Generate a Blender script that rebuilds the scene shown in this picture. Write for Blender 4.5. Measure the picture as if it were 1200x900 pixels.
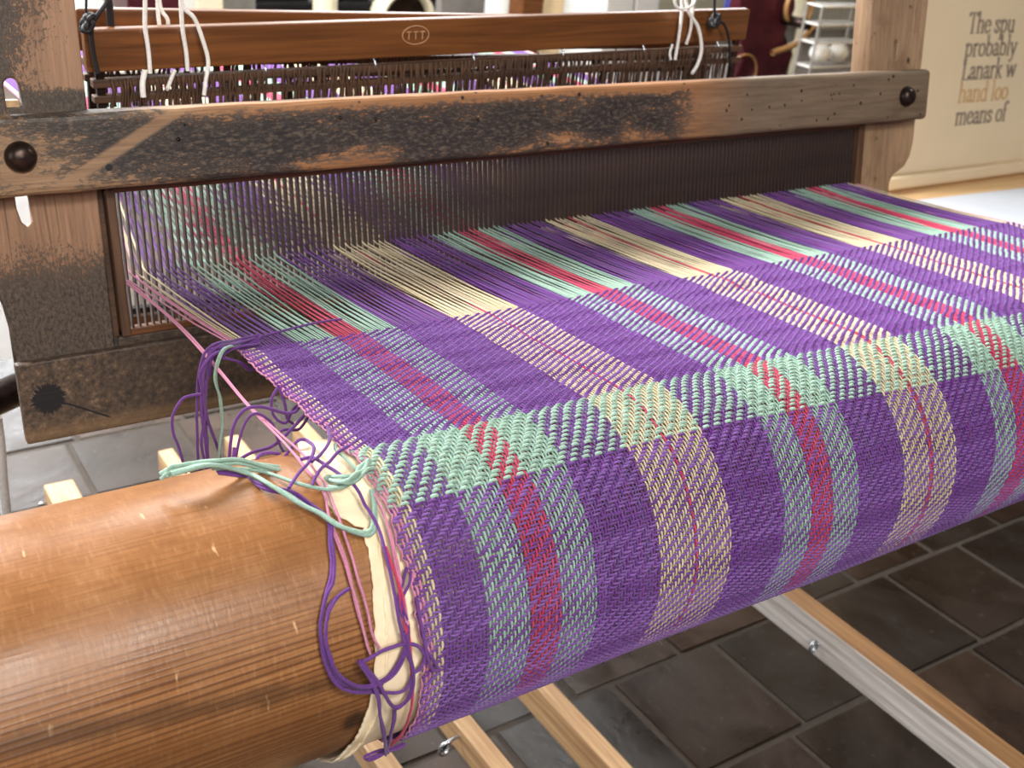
import bpy, bmesh, math, random
import numpy as np
from mathutils import Matrix, Vector, Euler
random.seed(7); rng = np.random.default_rng(7)
for o in list(bpy.data.objects): bpy.data.objects.remove(o)
SC = bpy.context.scene
COL = SC.collection
# ---------------------------------------------------------------- camera
cam_d = bpy.data.cameras.new('camera'); cam = bpy.data.objects.new('camera', cam_d); COL.objects.link(cam)
cam_d.sensor_width = 36.0; cam_d.lens = 36.0*1324/1200; cam_d.clip_start = .02; cam_d.clip_end = 60
Rw = np.array([[0.83234591,-0.17835984,0.52477428],[-0.54720186,-0.41502169,0.72686114],[0.08814987,-0.89215737,-0.44304044]])
cam.matrix_world = Matrix(((Rw[0,0],-Rw[0,1],-Rw[0,2],0),(Rw[1,0],-Rw[1,1],-Rw[1,2],0),(Rw[2,0],-Rw[2,1],-Rw[2,2],1.3),(0,0,0,1)))
cam_d.dof.use_dof = True; cam_d.dof.focus_distance = .82; cam_d.dof.aperture_fstop = 12
SC.camera = cam
# ---------------------------------------------------------------- light
SC.view_settings.view_transform = 'Standard'; SC.view_settings.look = 'None'
SC.view_settings.gamma = 1; SC.view_settings.use_curve_mapping = False
SC.view_settings.exposure = 0.0
w = bpy.data.worlds.new('world'); SC.world = w; w.use_nodes = True
bg = w.node_tree.nodes['Background']; bg.inputs[0].default_value = (.90,.92,1.0,1); bg.inputs[1].default_value = .11
def area(name, loc, target, sx, sy, power, color):
    l = bpy.data.lights.new(name, 'AREA'); l.shape = 'RECTANGLE'; l.size = sx; l.size_y = sy; l.energy = power; l.color = color
    o = bpy.data.objects.new(name, l); COL.objects.link(o); o.location = loc
    o.rotation_euler = (Vector(target)-Vector(loc)).to_track_quat('-Z','Y').to_euler(); return o
area('rear_window_light', (-.75,2.9,2.85), (.6,1.0,.8), 1.1, 1.0, 255, (1,.98,.97))
area('ceiling_lamp_light', (.22,-.70,2.25), (.1,.55,.85), .36, .26, 20, (1,.95,.88))
area('front_fill_light', (-.5,-1.7,2.45), (.5,.6,.9), 1.3, .9, 50, (1,.97,.93))  # added fill for the cloth front, not an actual window
area('side_window_light', (-2.3,.3,1.6), (.5,.8,.8), 1.2, 1.0, 16, (.93,.96,1))
area('far_room_light', (1.2,3.6,3.0), (1.2,3.6,0), 3.0, 2.0, 170, (1,.97,.93))
area('board_fill_light', (2.7,.6,2.6), (2.8,1.8,.8), .5, .5, 17, (1,.93,.82))  # added fill to brighten the display board, not a real fitting
# ---------------------------------------------------------------- object helpers
def link(o, parent=None):
    COL.objects.link(o)
    if parent is not None: o.parent = parent
    return o
def tag(o, label=None, cat=None, group=None, kind=None):
    if label: o['label'] = label
    if cat: o['category'] = cat
    if group: o['group'] = group
    if kind: o['kind'] = kind
    return o
def thing(name, label, cat, loc=(0,0,0), rot=(0,0,0), group=None):
    o = bpy.data.objects.new(name, None); o.empty_display_size = .05
    COL.objects.link(o); o.location = loc; o.rotation_euler = rot
    return tag(o, label, cat, group)
def obj(name, me, mat=None, parent=None, loc=None, rot=None):
    o = bpy.data.objects.new(name, me); link(o, parent)
    if mat is not None and not me.materials: me.materials.append(mat)
    if loc is not None: o.location = loc
    if rot is not None: o.rotation_euler = rot
    return o
def me_from(verts, faces, smooth=False, name='m'):
    me = bpy.data.meshes.new(name); me.from_pydata([tuple(map(float,v)) for v in verts], [], faces); me.update()
    if smooth: me.polygons.foreach_set('use_smooth', [True]*len(me.polygons))
    return me
def me_quads(V, Q, col=None, smooth=True):
    """fast mesh from numpy verts (n,3) and quads (m,4), colour (n,3)"""
    me = bpy.data.meshes.new('m'); V = np.asarray(V, np.float32); Q = np.asarray(Q, np.int32)
    me.vertices.add(len(V)); me.vertices.foreach_set('co', V.ravel())
    me.loops.add(Q.size); me.loops.foreach_set('vertex_index', Q.ravel())
    me.polygons.add(len(Q)); me.polygons.foreach_set('loop_start', np.arange(0, Q.size, 4, dtype=np.int32))
    me.polygons.foreach_set('loop_total', np.full(len(Q), 4, np.int32))
    if smooth: me.polygons.foreach_set('use_smooth', np.ones(len(Q), bool))
    if col is not None:
        a = me.color_attributes.new('yarn', 'FLOAT_COLOR', 'POINT')
        c4 = np.ones((len(V),4), np.float32); c4[:,:3] = col; a.data.foreach_set('color', c4.ravel())
    me.update(); me.validate(); return me
def tube_arrays(P, rads, sides, closed=False):
    """P (n,3) polyline -> verts, quads"""
    P = np.asarray(P, float); n = len(P); T = np.gradient(P, axis=0); T /= np.linalg.norm(T, axis=1)[:,None]+1e-12
    up = np.array([0,0,1.]) if abs(T[0][2]) < .9 else np.array([1.,0,0])
    A = np.cross(T[0], up); A /= np.linalg.norm(A); V = np.zeros((n,sides,3)); rads = np.broadcast_to(rads, (n,))
    for i in range(n):
        A = A - T[i]*A.dot(T[i]); A /= np.linalg.norm(A)+1e-12; B = np.cross(T[i], A)
        for k in range(sides):
            an = 2*math.pi*k/sides; V[i,k] = P[i]+rads[i]*(math.cos(an)*A+math.sin(an)*B)
    idx = np.arange(n*sides).reshape(n,sides); a = idx[:-1]; b = idx[1:]
    Q = np.stack([a, np.roll(a,-1,1), np.roll(b,-1,1), b], -1).reshape(-1,4)
    return V.reshape(-1,3), Q
def tubes(lines, rad, sides=6, cols=None):
    Vs, Qs, Cs, off = [], [], [], 0
    for i, P in enumerate(lines):
        V, Q = tube_arrays(P, rad if np.isscalar(rad) else rad[i], sides); Vs.append(V); Qs.append(Q+off); off += len(V)
        if cols is not None: Cs.append(np.broadcast_to(cols[i], (len(V),3)))
    return me_quads(np.concatenate(Vs), np.concatenate(Qs), np.concatenate(Cs) if cols is not None else None)
def spline(pts, n=12):
    """Catmull-Rom through points"""
    P = np.asarray(pts, float); P = np.vstack([2*P[0]-P[1], P, 2*P[-1]-P[-2]]); out = []
    for i in range(1, len(P)-2):
        for k in range(n):
            t = k/n; p0,p1,p2,p3 = P[i-1:i+3]
            out.append(.5*((2*p1)+(-p0+p2)*t+(2*p0-5*p1+4*p2-p3)*t*t+(-p0+3*p1-3*p2+p3)*t**3))
    out.append(P[-2]); return np.array(out)
def bm_mesh(bm, smooth=False):
    me = bpy.data.meshes.new('m'); bmesh.ops.recalc_face_normals(bm, faces=bm.faces); bm.to_mesh(me); bm.free()
    if smooth: me.polygons.foreach_set('use_smooth', [True]*len(me.polygons))
    return me
def box(x0,x1,y0,y1,z0,z1,bev=0,seg=2,cuts=None,wob=0):
    bm = bmesh.new(); bmesh.ops.create_cube(bm, size=1)
    for v in bm.verts: v.co = Vector((x0 if v.co.x<0 else x1, y0 if v.co.y<0 else y1, z0 if v.co.z<0 else z1))
    if cuts:
        es = [e for e in bm.edges if abs((e.verts[0].co-e.verts[1].co)[cuts[0]]) > 1e-6]
        bmesh.ops.subdivide_edges(bm, edges=es, cuts=cuts[1])
        if wob:
            ax = cuts[0]; lo, hi = (x0,y0,z0)[ax], (x1,y1,z1)[ax]
            for v in bm.verts:
                if lo+1e-6 < v.co[ax] < hi-1e-6:
                    for a in range(3):
                        if a != ax: v.co[a] += random.uniform(-wob, wob)
    if bev:
        es = [e for e in bm.edges if len(e.link_faces)==2 and e.calc_face_angle(0) > .5]
        bmesh.ops.bevel(bm, geom=es, offset=bev, segments=seg, profile=.5, affect='EDGES')
    return bm_mesh(bm)
def lathe(profile, n=24, smooth=True, axis='Z'):
    """profile list (r,h); closed at r=0 ends"""
    V, F = [], []
    for r, h in profile:
        for k in range(n):
            a = 2*math.pi*k/n; V.append((r*math.cos(a), r*math.sin(a), h))
    for i in range(len(profile)-1):
        for k in range(n): F.append((i*n+k, i*n+(k+1)%n, (i+1)*n+(k+1)%n, (i+1)*n+k))
    if axis == 'X': V = [(v[2], v[0], v[1]) for v in V]
    if axis == 'Y': V = [(v[0], -v[2], v[1]) for v in V]
    return me_from(V, F, smooth)
def plate(outline, holes, y0, y1, bev=.0015):
    """outline/holes in local X,Z, extruded along Y"""
    cu = bpy.data.curves.new('c', 'CURVE'); cu.dimensions = '2D'; cu.fill_mode = 'BOTH'; cu.extrude = (y1-y0)/2-bev; cu.bevel_depth = bev; cu.bevel_resolution = 1
    for ring in [outline]+holes:
        s = cu.splines.new('POLY'); s.points.add(len(ring)-1); s.use_cyclic_u = True
        for p, q in zip(s.points, ring): p.co = (q[0], q[1], 0, 1)
    o = bpy.data.objects.new('tmp', cu); COL.objects.link(o)
    dg = bpy.context.evaluated_depsgraph_get(); dg.update(); me = bpy.data.meshes.new_from_object(o.evaluated_get(dg))
    bpy.data.objects.remove(o); bpy.data.curves.remove(cu)
    me.transform(Matrix(((1,0,0,0),(0,0,-1,(y0+y1)/2),(0,1,0,0),(0,0,0,1)))); me.materials.clear(); return me
# ---------------------------------------------------------------- material helpers
def lin(r,g,b):
    f = lambda c: (c/255/12.92) if c/255 <= .04045 else ((c/255+.055)/1.055)**2.4
    return (f(r),f(g),f(b),1)
class M:
    def __init__(s, name, rough=.6, metal=0.0, base=None):
        s.m = bpy.data.materials.new(name); s.m.use_nodes = True; s.t = s.m.node_tree; s.b = s.t.nodes['Principled BSDF']
        s.b.inputs['Roughness'].default_value = rough; s.b.inputs['Metallic'].default_value = metal
        if base: s.b.inputs['Base Color'].default_value = base
        s._oc = None
    def n(s, typ, **kw):
        nd = s.t.nodes.new(typ)
        for k, v in kw.items(): setattr(nd, k, v)
        return nd
    def put(s, sock, v):
        if hasattr(v, 'is_linked') or hasattr(v, 'links'): s.t.links.new(v, sock)
        else: sock.default_value = v
    @property
    def oc(s):
        if s._oc is None: s._oc = s.n('ShaderNodeTexCoord').outputs['Object']
        return s._oc
    def map(s, scale=(1,1,1), loc=(0,0,0), rot=(0,0,0), vec=None):
        nd = s.n('ShaderNodeMapping'); s.put(nd.inputs[0], vec or s.oc); nd.inputs[1].default_value = loc; nd.inputs[2].default_value = rot; nd.inputs[3].default_value = scale; return nd.outputs[0]
    def noise(s, vec, scale=5, detail=4, rough=.6, dist=0):
        nd = s.n('ShaderNodeTexNoise'); s.put(nd.inputs['Vector'], vec); nd.inputs['Scale'].default_value = scale; nd.inputs['Detail'].default_value = detail; nd.inputs['Roughness'].default_value = rough; nd.inputs['Distortion'].default_value = dist; return nd.outputs[0]
    def vor(s, vec, scale=5, feat='F1'):
        nd = s.n('ShaderNodeTexVoronoi', feature=feat); s.put(nd.inputs['Vector'], vec); nd.inputs['Scale'].default_value = scale; return nd.outputs['Distance']
    def wave(s, vec, scale, dist=0, detail=2, dsc=1, direction='X'):
        nd = s.n('ShaderNodeTexWave', bands_direction=direction); s.put(nd.inputs['Vector'], vec); nd.inputs['Scale'].default_value = scale; nd.inputs['Distortion'].default_value = dist; nd.inputs['Detail'].default_value = detail; nd.inputs['Detail Scale'].default_value = dsc; return nd.outputs['Fac']
    def ma(s, op, a, b=0, c=0, clamp=False):
        nd = s.n('ShaderNodeMath', operation=op, use_clamp=clamp); s.put(nd.inputs[0], a); s.put(nd.inputs[1], b)
        if op in ('MULTIPLY_ADD','SMOOTH_MIN'): s.put(nd.inputs[2], c)
        return nd.outputs[0]
    def rng(s, v, a, b, c=0, d=1, smooth=True):
        nd = s.n('ShaderNodeMapRange', interpolation_type='SMOOTHSTEP' if smooth else 'LINEAR'); s.put(nd.inputs[0], v)
        for i, q in enumerate((a,b,c,d)): s.put(nd.inputs[i+1], q)
        return nd.outputs[0]
    def sep(s, vec=None):
        nd = s.n('ShaderNodeSeparateXYZ'); s.put(nd.inputs[0], vec or s.oc); return nd.outputs
    def mix(s, f, a, b, mode='MIX'):
        nd = s.n('ShaderNodeMix', data_type='RGBA', blend_type=mode); s.put(nd.inputs[0], f); s.put(nd.inputs[6], a); s.put(nd.inputs[7], b); return nd.outputs[2]
    def ramp(s, f, stops):
        nd = s.n('ShaderNodeValToRGB'); s.put(nd.inputs[0], f); e = nd.color_ramp.elements
        while len(e) < len(stops): e.new(.5)
        for el, (p, c) in zip(e, stops): el.position = p; el.color = c
        return nd.outputs[0]
    def col(s, v): s.put(s.b.inputs['Base Color'], v); return s
    def rough(s, v): s.put(s.b.inputs['Roughness'], v); return s
    def bump(s, h, strength=.3, dist=.002):
        nd = s.n('ShaderNodeBump'); s.put(nd.inputs['Height'], h); nd.inputs['Strength'].default_value = strength; nd.inputs['Distance'].default_value = dist; s.t.links.new(nd.outputs[0], s.b.inputs['Normal']); return s
def plain(name, rgb, rough=.6, metal=0, var=.12, scale=20):
    m = M(name, rough, metal); c = lin(*rgb); d = tuple(x*(1-var*2) for x in c[:3])+(1,)
    m.col(m.ramp(m.noise(m.oc, scale, 4), [(.3,d),(.7,c)])); return m.m
def wood(name, light, dark, axis='X', rough=.5, grain=160, scratch=0):
    """plain long-grained wood, grain along the given local axis"""
    m = M(name, rough); k = .04
    sc = {'X':(k,1,1),'Y':(1,k,1),'Z':(1,1,k)}[axis]; v = m.map(sc)
    g = m.noise(v, grain, 3, .6, .4); big = m.noise(m.map(tuple(max(x,.15) for x in sc)), 9, 3)
    f = m.ma('ADD', m.ma('MULTIPLY', g, .65), m.ma('MULTIPLY', big, .35))
    c = m.ramp(f, [(.32,lin(*dark)),(.62,lin(*light))])
    m.col(c); m.bump(g, .25, .0008); return m.m
YARNS = [
 ('purple',6,0.0008,0.003,[(0.3011,0.7609,0.9245),(0.284,0.7611,0.9245),(0.2631,0.735,0.9372),(0.2552,0.735,0.9324),(0.2503,0.735,0.9208),(0.2477,0.735,0.9014),(0.2476,0.735,0.8798),(0.2488,0.735,0.8573),(0.2518,0.735,0.8246)]),
 ('mint',2,0.0008,0.0015,[(0.2856,0.7564,0.9247),(0.262,0.725,0.9369),(0.2556,0.725,0.9187),(0.2583,0.725,0.8969),(0.259,0.725,0.8749),(0.2559,0.725,0.8571),(0.2525,0.725,0.8315)]),
 ('purple',1,0.0008,0,[(0.246,0.73,0.9027),(0.2389,0.73,0.9035),(0.2305,0.73,0.901),(0.2243,0.73,0.8889),(0.2236,0.73,0.8746),(0.2275,0.73,0.8591),(0.2311,0.73,0.8381)]),
 ('purple',1,0.0007,0,[(0.379,0.7717,0.9248),(0.3582,0.7727,0.9248),(0.325,0.7672,0.9251),(0.3016,0.7619,0.9254),(0.2728,0.74,0.9334),(0.2627,0.74,0.9281),(0.2564,0.74,0.9117)]),
 ('purple',2,0.0007,0.002,[(0.3014,0.7528,0.925),(0.2779,0.745,0.9282),(0.2691,0.745,0.9227),(0.281,0.745,0.9162),(0.289,0.745,0.9074),(0.2932,0.745,0.911),(0.2845,0.745,0.9241)]),
 ('pink',3,0.0009,0.0012,[(0.2555,0.941,0.9118),(0.2601,0.84,0.9178),(0.2572,0.7432,0.9235),(0.2527,0.6557,0.9287),(0.2522,0.6099,0.9314),(0.2513,0.5735,0.9336),(0.2511,0.5512,0.9334),(0.2522,0.5336,0.9307),(0.2486,0.5162,0.9248),(0.2467,0.5001,0.9159),(0.2466,0.4891,0.906),(0.2458,0.4779,0.8941),(0.2464,0.4693,0.8814),(0.2481,0.4633,0.8689),(0.2496,0.4601,0.8599)]),
 ('mint',5,0.0009,0.002,[(0.1695,0.572,0.9399),(0.1737,0.572,0.9429),(0.1803,0.572,0.9441),(0.1959,0.572,0.9432),(0.2171,0.572,0.9373),(0.2364,0.572,0.9288),(0.2595,0.572,0.9173),(0.26,0.5302,0.936),(0.2708,0.529,0.9357),(0.2801,0.5336,0.9369),(0.2871,0.5395,0.9381)]),
 ('mint',2,0.001,0.0012,[(0.1704,0.565,0.9441),(0.1934,0.565,0.9447),(0.217,0.565,0.9327),(0.2224,0.5447,0.9348),(0.2316,0.5284,0.9314),(0.2409,0.5162,0.927),(0.2508,0.5044,0.921),(0.2613,0.4972,0.9163),(0.2689,0.4977,0.9167),(0.2748,0.5074,0.9227),(0.2791,0.5209,0.9289)]),
 ('mint',1,0.0008,0,[(0.1976,0.57,0.9379),(0.2244,0.57,0.9299),(0.2381,0.537,0.9356),(0.2535,0.5282,0.9334),(0.2651,0.5289,0.9336),(0.2767,0.5326,0.9346),(0.2764,0.5464,0.937),(0.2738,0.558,0.9376),(0.277,0.5697,0.9369)]),
 ('purple',3,0.0008,0.0008,[(0.2002,0.57,0.9355),(0.2108,0.57,0.9309),(0.2189,0.57,0.9264),(0.2203,0.5464,0.932),(0.2344,0.5348,0.93),(0.2408,0.5245,0.927),(0.2463,0.5122,0.9219),(0.2416,0.4985,0.9136),(0.2358,0.4856,0.9026),(0.2283,0.4785,0.8948),(0.2218,0.4697,0.882),(0.2206,0.4632,0.8688),(0.2249,0.4584,0.8533),(0.2336,0.4567,0.8441),(0.2461,0.456,0.8369),(0.2557,0.4559,0.835)]),
 ('purple',1,0.0008,0,[(0.2326,0.64,0.8921),(0.2356,0.64,0.9199),(0.2436,0.64,0.9331),(0.2557,0.64,0.9338),(0.2679,0.64,0.9279),(0.2803,0.64,0.9245),(0.2847,0.64,0.9295)]),
 ('purple',1,0.0008,0,[(0.2313,0.63,0.8952),(0.2377,0.63,0.9213),(0.2438,0.63,0.9328),(0.2504,0.63,0.9346),(0.2594,0.63,0.9261),(0.2636,0.63,0.912),(0.2685,0.63,0.9007),(0.2793,0.63,0.8878),(0.2883,0.63,0.8834)]),
 ('purple',1,0.0008,0,[(0.226,0.635,0.8938),(0.2441,0.635,0.9026),(0.2626,0.635,0.9049),(0.2782,0.635,0.9161),(0.2863,0.635,0.9243),(0.2927,0.635,0.9289),(0.2991,0.635,0.9262)]),
 ('purple',1,0.0008,0,[(0.2363,0.6,0.9117),(0.237,0.6,0.9198),(0.244,0.6,0.9226),(0.2539,0.6,0.9176),(0.2575,0.6,0.9095),(0.2509,0.6,0.904),(0.2391,0.6,0.9058),(0.2276,0.6,0.9119),(0.2204,0.6,0.922),(0.2223,0.6,0.931)]),
 ('purple',1,0.0008,0,[(0.2305,0.5344,0.936),(0.2414,0.5444,0.9378),(0.2522,0.5536,0.9385),(0.2618,0.5685,0.9381),(0.2674,0.59,0.9318),(0.2603,0.59,0.9322),(0.2544,0.59,0.9254),(0.2468,0.59,0.917),(0.2369,0.59,0.9125),(0.2237,0.59,0.914)]),
 ('purple',1,0.0008,0,[(0.2822,0.5606,0.9386),(0.2699,0.5535,0.9385),(0.2589,0.5459,0.9379),(0.2519,0.5406,0.9372),(0.2444,0.5313,0.9353)]),
 ('purple',1,0.0008,0,[(0.2858,0.5985,0.9328),(0.2761,0.5754,0.9392),(0.2691,0.5642,0.9404),(0.2594,0.5545,0.9405),(0.2528,0.55,0.9403)]),
 ('purple',1,0.0008,0,[(0.2487,0.5585,0.9386),(0.2566,0.556,0.9386),(0.261,0.5442,0.9377),(0.2652,0.5351,0.9362),(0.2684,0.5239,0.9331),(0.2696,0.5123,0.9285),(0.2709,0.5032,0.9238),(0.2711,0.4931,0.9171),(0.2696,0.4831,0.9086),(0.2689,0.4697,0.8931),(0.2676,0.4619,0.8803),(0.2693,0.4552,0.8643)]),
 ('purple',1,0.0008,0,[(0.2769,0.66,0.9363),(0.2718,0.66,0.9266),(0.2737,0.66,0.9127),(0.282,0.66,0.906),(0.2872,0.66,0.9132),(0.2936,0.66,0.9166),(0.3002,0.66,0.911),(0.299,0.66,0.9043),(0.2924,0.66,0.8981),(0.2807,0.66,0.9001),(0.2761,0.66,0.8956)]),
 ('purple',1,0.0008,0,[(0.2769,0.66,0.9363),(0.2807,0.66,0.9248),(0.2833,0.66,0.9092),(0.2891,0.66,0.903)]),
 ('purple',2,0.0008,0.0008,[(0.2425,0.4758,0.8978),(0.2342,0.4742,0.8957),(0.2264,0.4697,0.8895),(0.2224,0.4628,0.8777),(0.2234,0.4578,0.8657),(0.2284,0.4545,0.8543),(0.2387,0.4529,0.8456),(0.2508,0.4525,0.8429),(0.2611,0.4529,0.8462),(0.2685,0.455,0.8565),(0.2722,0.4587,0.8683),(0.2711,0.4643,0.8805),(0.2712,0.4682,0.8872),(0.2761,0.4726,0.8937),(0.2806,0.4773,0.8996)]),
 ('purple',1,0.0008,0,[(0.2398,0.4548,0.8596),(0.2477,0.4553,0.8612),(0.259,0.4558,0.8628),(0.2702,0.4555,0.8619),(0.2784,0.4543,0.8577),(0.2826,0.4525,0.8497),(0.2795,0.4516,0.8437),(0.2754,0.4514,0.8416)]),
 ('purple',2,0.0008,0.0008,[(0.241,0.4551,0.8607),(0.2493,0.4521,0.8471),(0.2548,0.4509,0.8347),(0.2625,0.4513,0.8206),(0.27,0.4512,0.8215),(0.2733,0.4508,0.831),(0.2737,0.4517,0.8441),(0.2713,0.4538,0.8557),(0.2695,0.4582,0.8697)]),
 ('purple',3,0.0008,0.001,[(0.2398,0.4559,0.86),(0.2476,0.4532,0.8475),(0.2514,0.4518,0.8334),(0.2543,0.4528,0.8162),(0.2611,0.4594,0.7912),(0.2726,0.4751,0.7581)]),
 ('purple',2,0.0008,0.001,[(0.2638,0.4524,0.8191),(0.2651,0.4557,0.8022),(0.2668,0.4628,0.7837),(0.2708,0.4766,0.7591),(0.2598,0.4752,0.7582),(0.2585,0.4775,0.7597),(0.2687,0.4773,0.7595),(0.2792,0.476,0.7587),(0.2854,0.477,0.7593)]),
 ('purple',1,0.0008,0,[(0.2542,0.4519,0.8348),(0.2641,0.4518,0.8301),(0.2715,0.4518,0.8317),(0.2742,0.4521,0.8389)]),
 ('purple',1,0.0008,0,[(0.2811,0.4642,0.8865),(0.2814,0.4556,0.8685),(0.2828,0.4513,0.8538),(0.2866,0.4493,0.8407),(0.2901,0.4493,0.8413),(0.2872,0.4502,0.8483),(0.283,0.4519,0.8565),(0.2824,0.4551,0.8672)]),
 ('red',2,0.0009,0.001,[(0.272,0.4879,0.9109),(0.273,0.4733,0.8955),(0.2731,0.4636,0.8803),(0.2735,0.4564,0.8632),(0.2745,0.4518,0.8404),(0.2755,0.4529,0.8123),(0.2747,0.4618,0.7844),(0.2729,0.4769,0.7593)]),
 ('pink',2,0.0009,0.001,[(0.279,0.5161,0.9286),(0.2779,0.5,0.9201),(0.2755,0.4833,0.9067),(0.2738,0.4702,0.8911),(0.2727,0.4602,0.8733)]),
]
# ================================================================ MATERIALS
def mat_beam():
    m = M('beam_wood', .42); x,y,z = m.sep(); ang = m.ma('ARCTAN2', z, m.ma('MULTIPLY', y, -1))       # 0 = front, pi/2 = top
    cv = m.n('ShaderNodeCombineXYZ'); m.put(cv.inputs[0], m.ma('MULTIPLY', x, .03)); m.put(cv.inputs[1], m.ma('MULTIPLY', ang, .098)); v = cv.outputs[0]
    av = m.ma('ADD', m.ma('ADD', ang, m.ma('MULTIPLY', m.noise(v, 45, 2), .12)), m.ma('MULTIPLY', x, .06))
    rings = m.rng(m.ma('SINE', m.ma('MULTIPLY', av, 165)), -.2, 1, 0, 1); rings_b = m.rng(m.ma('SINE', m.ma('MULTIPLY', av, 61)), -.4, 1, 0, 1)
    fine = m.noise(v, 700, 4, .75); soft = m.noise(m.oc, 16, 4, .6)
    vis = m.ma('MULTIPLY', m.rng(m.ma('ADD', ang, m.ma('MULTIPLY', soft, .5)), 1.15, .75, .10, 1), m.rng(m.noise(v, 38, 2), .3, .6, .45, 1))
    c = m.ramp(m.ma('ADD', m.ma('MULTIPLY', fine, .6), m.ma('MULTIPLY', soft, .4)), [(.3,lin(124,80,45)),(.52,lin(152,103,61)),(.72,lin(178,129,84))])
    c = m.mix(m.ma('MULTIPLY', m.ma('MULTIPLY', rings, vis), .80), c, lin(92,53,26)); c = m.mix(m.ma('MULTIPLY', m.ma('MULTIPLY', rings_b, vis), .30), c, lin(92,52,26))
    hatch = m.n('ShaderNodeCombineXYZ'); m.put(hatch.inputs[0], m.ma('MULTIPLY', x, 420)); m.put(hatch.inputs[1], m.ma('MULTIPLY', ang, 9)); hn = m.noise(hatch.outputs[0], 1, 3, .6)
    c = m.mix(m.ma('MULTIPLY', m.rng(hn, .48, .70), .20), c, lin(108,66,38)); c = m.mix(m.ma('MULTIPLY', m.rng(hn, .46, .30), .10), c, lin(226,186,140))
    cv2 = m.n('ShaderNodeCombineXYZ'); m.put(cv2.inputs[0], m.ma('MULTIPLY', x, 170)); m.put(cv2.inputs[1], m.ma('MULTIPLY', ang, 3.2)); sc = m.noise(cv2.outputs[0], 1, 3, .6)
    scm = m.ma('MULTIPLY', m.rng(sc, .66, .72), m.rng(m.noise(m.oc, 55, 2), .52, .6)); c = m.mix(m.ma('MULTIPLY', scm, .6), c, lin(232,192,144))
    lo = m.rng(m.ma('ADD', ang, m.ma('MULTIPLY', x, 1.5)), .55, .2, 0, .55); c = m.mix(lo, c, lin(96,58,30))          # darker brown below the smear line
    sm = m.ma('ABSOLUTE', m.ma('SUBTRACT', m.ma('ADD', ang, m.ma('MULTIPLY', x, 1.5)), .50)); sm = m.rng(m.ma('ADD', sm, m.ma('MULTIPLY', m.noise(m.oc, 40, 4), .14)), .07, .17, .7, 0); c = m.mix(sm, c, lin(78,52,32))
    kx = m.ma('SUBTRACT', x, .242); ka = m.ma('MULTIPLY', m.ma('SUBTRACT', ang, -.22), .098); kd = m.ma('SQRT', m.ma('ADD', m.ma('MULTIPLY', kx, kx), m.ma('MULTIPLY', ka, ka)))
    c = m.mix(m.rng(kd, .004, .012, .9, 0), c, lin(44,24,12))
    m.col(c); m.rough(m.rng(soft, .3, .7, .30, .46)); m.bump(m.ma('ADD', m.ma('MULTIPLY', m.ma('MULTIPLY', rings, vis), .6), m.ma('MULTIPLY', hn, .8)), .3, .0006); return m.m
def bare_grain(m, axis):
    sc = {'X':(.05,1,1),'Z':(1,1,.05)}[axis]; g = m.noise(m.map(sc), 230, 4, .7, .3); b = m.noise(m.map(tuple(max(q,.2) for q in sc)), 14, 4)
    return g, m.ma('ADD', m.ma('MULTIPLY', g, .6), m.ma('MULTIPLY', b, .4))
def specks(m, c, scale=70, thr=.17, col=lin(40,24,16)):
    d = m.vor(m.oc, scale); n = m.noise(m.oc, 23, 3); k = m.ma('MULTIPLY', m.rng(d, thr*.6, thr, 1, 0), m.rng(n, .55, .62)); return m.mix(k, c, col)
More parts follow.
